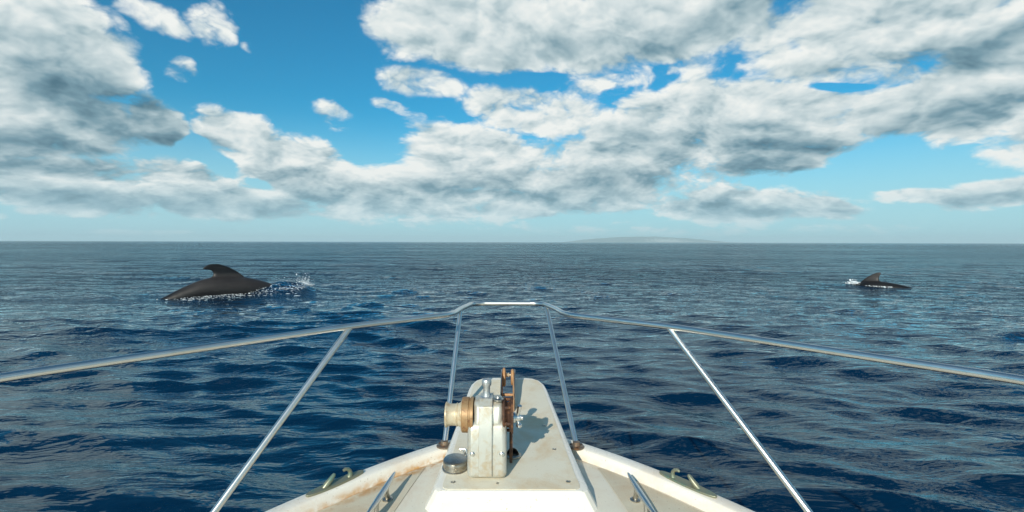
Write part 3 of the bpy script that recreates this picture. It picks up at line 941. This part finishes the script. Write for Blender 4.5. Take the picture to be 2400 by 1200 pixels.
def whale_mesh(name, fin, spine, fin_y=0.055):
    """one continuous body: lofted trunk, dorsal fin, flippers and flukes fused by a voxel remesh. local x = forward"""
    S = Shape()
    sp = catmull([Vector((s, z, r)) for s, z, r in spine], 4, closed=False)
    rings = []
    seg = 22
    V, F = [], []
    for p in sp:
        for j in range(seg):
            a = 2 * math.pi * j / seg
            V.append(Vector((p.x, 0.86 * p.z * math.cos(a), p.y + p.z * math.sin(a))))
    for i in range(len(sp) - 1):
        for j in range(seg):
            k = (j + 1) % seg
            F.append((i * seg + j, i * seg + k, (i + 1) * seg + k, (i + 1) * seg + j))
    F.append(tuple(range(seg - 1, -1, -1))); F.append(tuple((len(sp) - 1) * seg + j for j in range(seg)))
    S.add(V, F)
    # dorsal fin: closed smooth outline, lens section
    O = catmull([Vector((x, z, 0)) for x, z in fin], 4)
    zlo = min(p.y for p in O); zhi = max(p.y for p in O)
    n = len(O)
    cx = sum((p.x for p in O)) / n; cz = sum((p.y for p in O)) / n
    V, F = [], []
    levels = [(1.0, 0.012), (0.9, 0.5), (0.6, 0.9), (0.25, 1.0)]
    for sgn in (1, -1):
        o = len(V)
        for k, (sc, th) in enumerate(levels):
            for p in O:
                w = fin_y * (1.5 - 1.1 * (p.y - zlo) / (zhi - zlo))
                V.append(Vector((cx + (p.x - cx) * sc, sgn * (0.014 + w * th * (0.9 if k else 0)), cz + (p.y - cz) * sc)))
        for k in range(len(levels) - 1):
            for i in range(n):
                F.append((o + k * n + i, o + k * n + (i + 1) % n, o + (k + 1) * n + (i + 1) % n, o + (k + 1) * n + i))
        F.append(tuple(o + (len(levels) - 1) * n + i for i in range(n)))
    h_ = len(levels) * n
    F += [(i, (i + 1) % n, h_ + (i + 1) % n, h_ + i) for i in range(n)]
    S.add(V, F)
    # flippers
    hx, hz, hr = spine[-3]
    for sg in (1, -1):
        S.tube([(hx, sg * hr * 0.5, hz - hr * 0.5), (hx - 0.25, sg * (hr * 0.8 + 0.25), hz - hr * 0.9), (hx - 0.6, sg * (hr * 0.8 + 0.45), hz - hr * 1.2)], [0.13, 0.11, 0.04], 10)
    # flukes
    tx, tz, tr_ = spine[0]
    for sg in (1, -1):
        P = [(tx + 0.25, 0.0), (tx + 0.05, sg * 0.25), (tx - 0.25, sg * 0.62), (tx - 0.32, sg * 0.60), (tx - 0.2, sg * 0.3), (tx - 0.16, 0.0)]
        if sg < 0:
            P = P[::-1]
        S.prism(P, 'z', tz - 0.035, tz + 0.035)
    me = bpy.data.meshes.new(name)
    me.from_pydata([tuple(v) for v in S.V], [], S.F)
    bm = bmesh.new(); bm.from_mesh(me)
    bmesh.ops.recalc_face_normals(bm, faces=bm.faces)
    bm.to_mesh(me); bm.free()
    o = link_mesh(name, me, M_WHALE)
    r_ = o.modifiers.new('fuse', 'REMESH'); r_.mode = 'VOXEL'; r_.voxel_size = 0.026; r_.use_smooth_shade = True
    s_ = o.modifiers.new('soften', 'CORRECTIVE_SMOOTH'); s_.iterations = 6; s_.smooth_type = 'SIMPLE'; s_.use_only_smooth = True
    return o

SPINE = [(-2.9, -0.42, 0.07), (-2.5, -0.32, 0.13), (-2.0, -0.17, 0.20), (-1.4, 0.03, 0.33), (-0.7, 0.20, 0.45), (0.0, 0.20, 0.52), (0.8, 0.10, 0.54),
         (1.6, -0.12, 0.50), (2.2, -0.45, 0.44), (2.7, -0.75, 0.36), (2.95, -0.95, 0.20)]
FIN_A = [(0.62, 0.58), (0.50, 0.76), (0.30, 0.93), (0.05, 1.08), (-0.20, 1.175), (-0.42, 1.18), (-0.60, 1.10), (-0.68, 1.00), (-0.60, 0.985), (-0.46, 0.98),
         (-0.38, 0.88), (-0.38, 0.76), (-0.50, 0.62), (-0.55, 0.50), (0.0, 0.45), (0.5, 0.48)]
FIN_A = [(x * 1.13, z if z < 0.7 else 0.7 + (z - 0.7) * 1.06) for x, z in FIN_A]
wa = whale_mesh('whale', FIN_A, SPINE)
wa.location = (-10.75, 20.0, -0.04)
wa.rotation_euler = (0, 0, R(35))
tag(wa, 'large grey-brown whale surfacing off the port rail, black fin hooked to the left', 'whale')

SPINE_B = [(-2.6, -0.50, 0.06), (-2.2, -0.38, 0.12), (-1.8, -0.27, 0.19), (-1.3, -0.18, 0.27), (-0.7, -0.13, 0.36), (0.0, -0.12, 0.41), (0.5, -0.22, 0.42),
           (1.1, -0.45, 0.40), (1.7, -0.62, 0.35), (2.1, -0.72, 0.28), (2.3, -0.8, 0.15)]
FIN_B = [(0.52, 0.18), (0.40, 0.34), (0.22, 0.50), (0.02, 0.63), (-0.13, 0.695), (-0.24, 0.70), (-0.285, 0.65), (-0.25, 0.58), (-0.20, 0.48), (-0.20, 0.36), (-0.25, 0.27), (-0.36, 0.15), (0.1, 0.08)]
wb = whale_mesh('whale', FIN_B, SPINE_B, 0.04)
wb.location = (16.45, 24.2, -0.02)
wb.rotation_euler = (0, 0, R(139))
tag(wb, 'small black whale far off to starboard, low in the water with a pointed fin', 'whale')

# ------------------------------------------------------------------ white water thrown up by the whales
M_FOAM, _, _ = mat('white_foam', (0.80, 0.84, 0.86), 0.6, **{'Subsurface Weight': 0.0})
M_DROP, _, _ = mat('water_drops', (0.75, 0.82, 0.86), 0.08, **{'Coat Weight': 0.6})
ICO = None
def splash(name, label, lumps, material):
    """many small irregular drops and clots in one mesh"""
    bm = bmesh.new()
    bmesh.ops.create_icosphere(bm, subdivisions=1, radius=1)
    base = np.array([v.co[:] for v in bm.verts]); faces = [[v.index for v in f.verts] for f in bm.faces]
    bm.free()
    V, F = [], []
    for i, (x, y, z, sx, sy, sz) in enumerate(lumps):
        g_ = min(1.6, RNG.lognormal(-0.75, 0.55)); sx, sy, sz = sx * g_, sy * g_, sz * g_
        j = base * np.array([sx, sy, sz]) * RNG.uniform(0.6, 1.25, (len(base), 1))
        a = RNG.uniform(0, math.pi)
        c, s = math.cos(a), math.sin(a)
        j = np.stack([j[:, 0], j[:, 1], j[:, 2]], 1) @ np.array([[1, 0, 0], [0, 1, 0], [0, 0, 1]])
        o = len(V)
        V += [tuple(p) for p in (j + np.array([x, y, z]))]
        F += [tuple(k + o for k in f) for f in faces]
    ob = new_obj(name, V, F, material)
    tag(ob, label, kind='stuff')
    return ob

def along(w, u, v):
    """local forward/left of a whale -> world"""
    a = w.rotation_euler.z
    return (w.location.x + u * math.cos(a) - v * math.sin(a), w.location.y + u * math.sin(a) + v * math.cos(a))

def surf(xs, ys):
    xs = np.asarray(xs, float); ys = np.asarray(ys, float)
    return sea_offset(xs, ys, np.full_like(xs, 0.24))[2] + whale_water(xs, ys)

L1 = []
# foam beads where the water slides off the flank
for _ in range(260):
    u = RNG.normal(0.3, 1.0)
    v = -0.40 - 0.05 * RNG.random() + 0.20 * (u / 2.2) ** 2 - abs(RNG.normal(0, 0.06))
    x, y = along(wa, u, v)
    L1.append((x, y, None, RNG.uniform(.01, .04), RNG.uniform(.008, .02), RNG.uniform(.005, .014)))
# streaks trailing beside it
for _ in range(260):
    u = RNG.uniform(-1.6, 2.4); v = -0.62 - abs(RNG.normal(0, 0.35))
    x, y = along(wa, u, v)
    L1.append((x, y, None, RNG.uniform(.02, .09), RNG.uniform(.008, .025), 0.006))
# the collar ahead of the head
for _ in range(1500):
    t = RNG.normal(0.35, 1.15)
    rr = 1.0 + RNG.normal(0, 0.10)
    u = 1.75 + 1.25 * math.cos(t) * rr; v = 0.10 + 0.95 * math.sin(t) * rr
    x, y = along(wa, u, v)
    k = abs(RNG.normal(0, 0.5)) * (0.25 + 0.75 * max(0.0, math.cos(t - 0.4)))
    L1.append((x, y, 0.02 + 0.55 * k * RNG.random(), RNG.uniform(.006, .024), RNG.uniform(.006, .016), RNG.uniform(.006, .018)))
zz = surf([l[0] for l in L1], [l[1] for l in L1])
L1 = [(l[0], l[1], z + (l[2] if l[2] is not None else 0.012), *l[3:]) for l, z in zip(L1, zz)]
splash('foam', 'broken white foam and drops around the big whale off the port rail', L1, M_FOAM)

L2 = []
for _ in range(300):
    x, y = along(wb, 0.78 + RNG.normal(0, 0.14), RNG.normal(0.0, 0.14))
    L2.append((x, y, 0.02 + abs(RNG.normal(0, 0.07)), RNG.uniform(.02, .07), RNG.uniform(.015, .04), RNG.uniform(.01, .04)))
for _ in range(70):
    u = RNG.uniform(-0.75, 0.25)
    x, y = along(wb, u, 0.42 + abs(RNG.normal(0, 0.05)))
    L2.append((x, y, 0.015 + 0.05 * RNG.random(), RNG.uniform(.02, .07), RNG.uniform(.01, .03), RNG.uniform(.008, .025)))
zz = surf([l[0] for l in L2], [l[1] for l in L2])
L2 = [(l[0], l[1], z + l[2], *l[3:]) for l, z in zip(L2, zz)]
splash('foam', 'small white splash against the little whale far off to starboard', L2, M_FOAM)

# ------------------------------------------------------------------ island on the horizon
def make_island():
    Y0, Y1 = 7600, 9000
    xs = np.linspace(760, 3330, 150); ys = np.linspace(Y0, Y1, 26)
    X, Y = np.meshgrid(xs, ys)
    prof = np.interp(xs, [760, 830, 1050, 1400, 1750, 2050, 2350, 2700, 3000, 3250, 3330], [-4, 2, 30, 66, 86, 98, 96, 80, 52, 12, -4])
    rough = sum(a * np.sin(xs * f + p) for a, f, p in ((2.0, .011, 1), (1.3, .027, 2), (0.8, .06, .4), (0.5, .13, 2.2)))
    v = (Y - Y0) / (Y1 - Y0)
    ridge = np.sin(np.clip(v * 1.15, 0, 1) * math.pi / 2 + 0) ** 0.8 * (1 - np.clip((v - 0.85) / 0.15, 0, 1))
    g = 6 * np.sin(X * .02 + Y * .013) * np.sin(X * .009 - Y * .02) + 3 * np.sin(X * .05 + Y * .03)
    Z = (prof + rough)[None] * ridge + g * ridge * (1 - ridge) * 2.5 - 2.0
    Z[0] = -5; Z[-1] = -5; Z[:, 0] = -5; Z[:, -1] = -5
    me = grid_mesh('island', np.stack([X, Y, Z], -1))
    m, h, b = mat('far_hillside', (0.10, 0.11, 0.07), 0.95)
    p = h.n('ShaderNodeNewGeometry').outputs['Position']
    c = h.mix(h.rng(h.noise(p, 0.006, 5.0, 0.6), 0.35, 0.65), (0.06, 0.085, 0.05), (0.20, 0.17, 0.12))
    m.node_tree.links.new(c, b.inputs['Base Color'])
    o = link_mesh('island', me, m)
    tag(o, 'low hazy island on the horizon', kind='structure')
    # pale houses of a shore town, each well under a pixel
    S = Shape()
    M_W, _, _ = mat('limewashed_wall', (0.45, 0.45, 0.42), 0.8)
    for _ in range(240):
        x = RNG.normal(2250, 150); t = abs(RNG.normal(0, 0.10))
        y = Y0 + (Y1 - Y0) * (0.02 + t)
        z = float(np.interp(x, xs, prof)) * math.sin(min((0.02 + t) * 1.15, 1) * math.pi / 2) ** 0.8
        w = RNG.uniform(8, 18)
        S.box((x, y, z + 2), (w, 10, RNG.uniform(5, 9)))
    me = bpy.data.meshes.new('shore_town'); me.from_pydata([tuple(v) for v in S.V], [], S.F)
    t = link_mesh('shore_town', me, M_W, smooth=False)
    tag(t, 'pale specks of a town along the foot of the far island', kind='stuff')
make_island()

# ------------------------------------------------------------------ the air over the sea
def make_haze():
    S = Shape().box((0, 0, 58.5), (31000, 31000, 121))
    me = bpy.data.meshes.new('haze'); me.from_pydata([tuple(v) for v in S.V], [], S.F)
    m = bpy.data.materials.new('sea_haze'); m.use_nodes = True
    nt = m.node_tree; nt.nodes.clear()
    v = nt.nodes.new('ShaderNodeVolumePrincipled')
    v.inputs['Color'].default_value = (0.78, 0.97, 1.0, 1)
    v.inputs['Density'].default_value = HAZE
    v.inputs['Anisotropy'].default_value = 0.0
    out = nt.nodes.new('ShaderNodeOutputMaterial')
    nt.links.new(v.outputs[0], out.inputs['Volume'])
    o = link_mesh('haze', me, m, smooth=False)
    o['kind'] = 'stuff'; o['label'] = 'thin sea haze'
    return o
HAZE = 0.00017
make_haze()
make_sea()
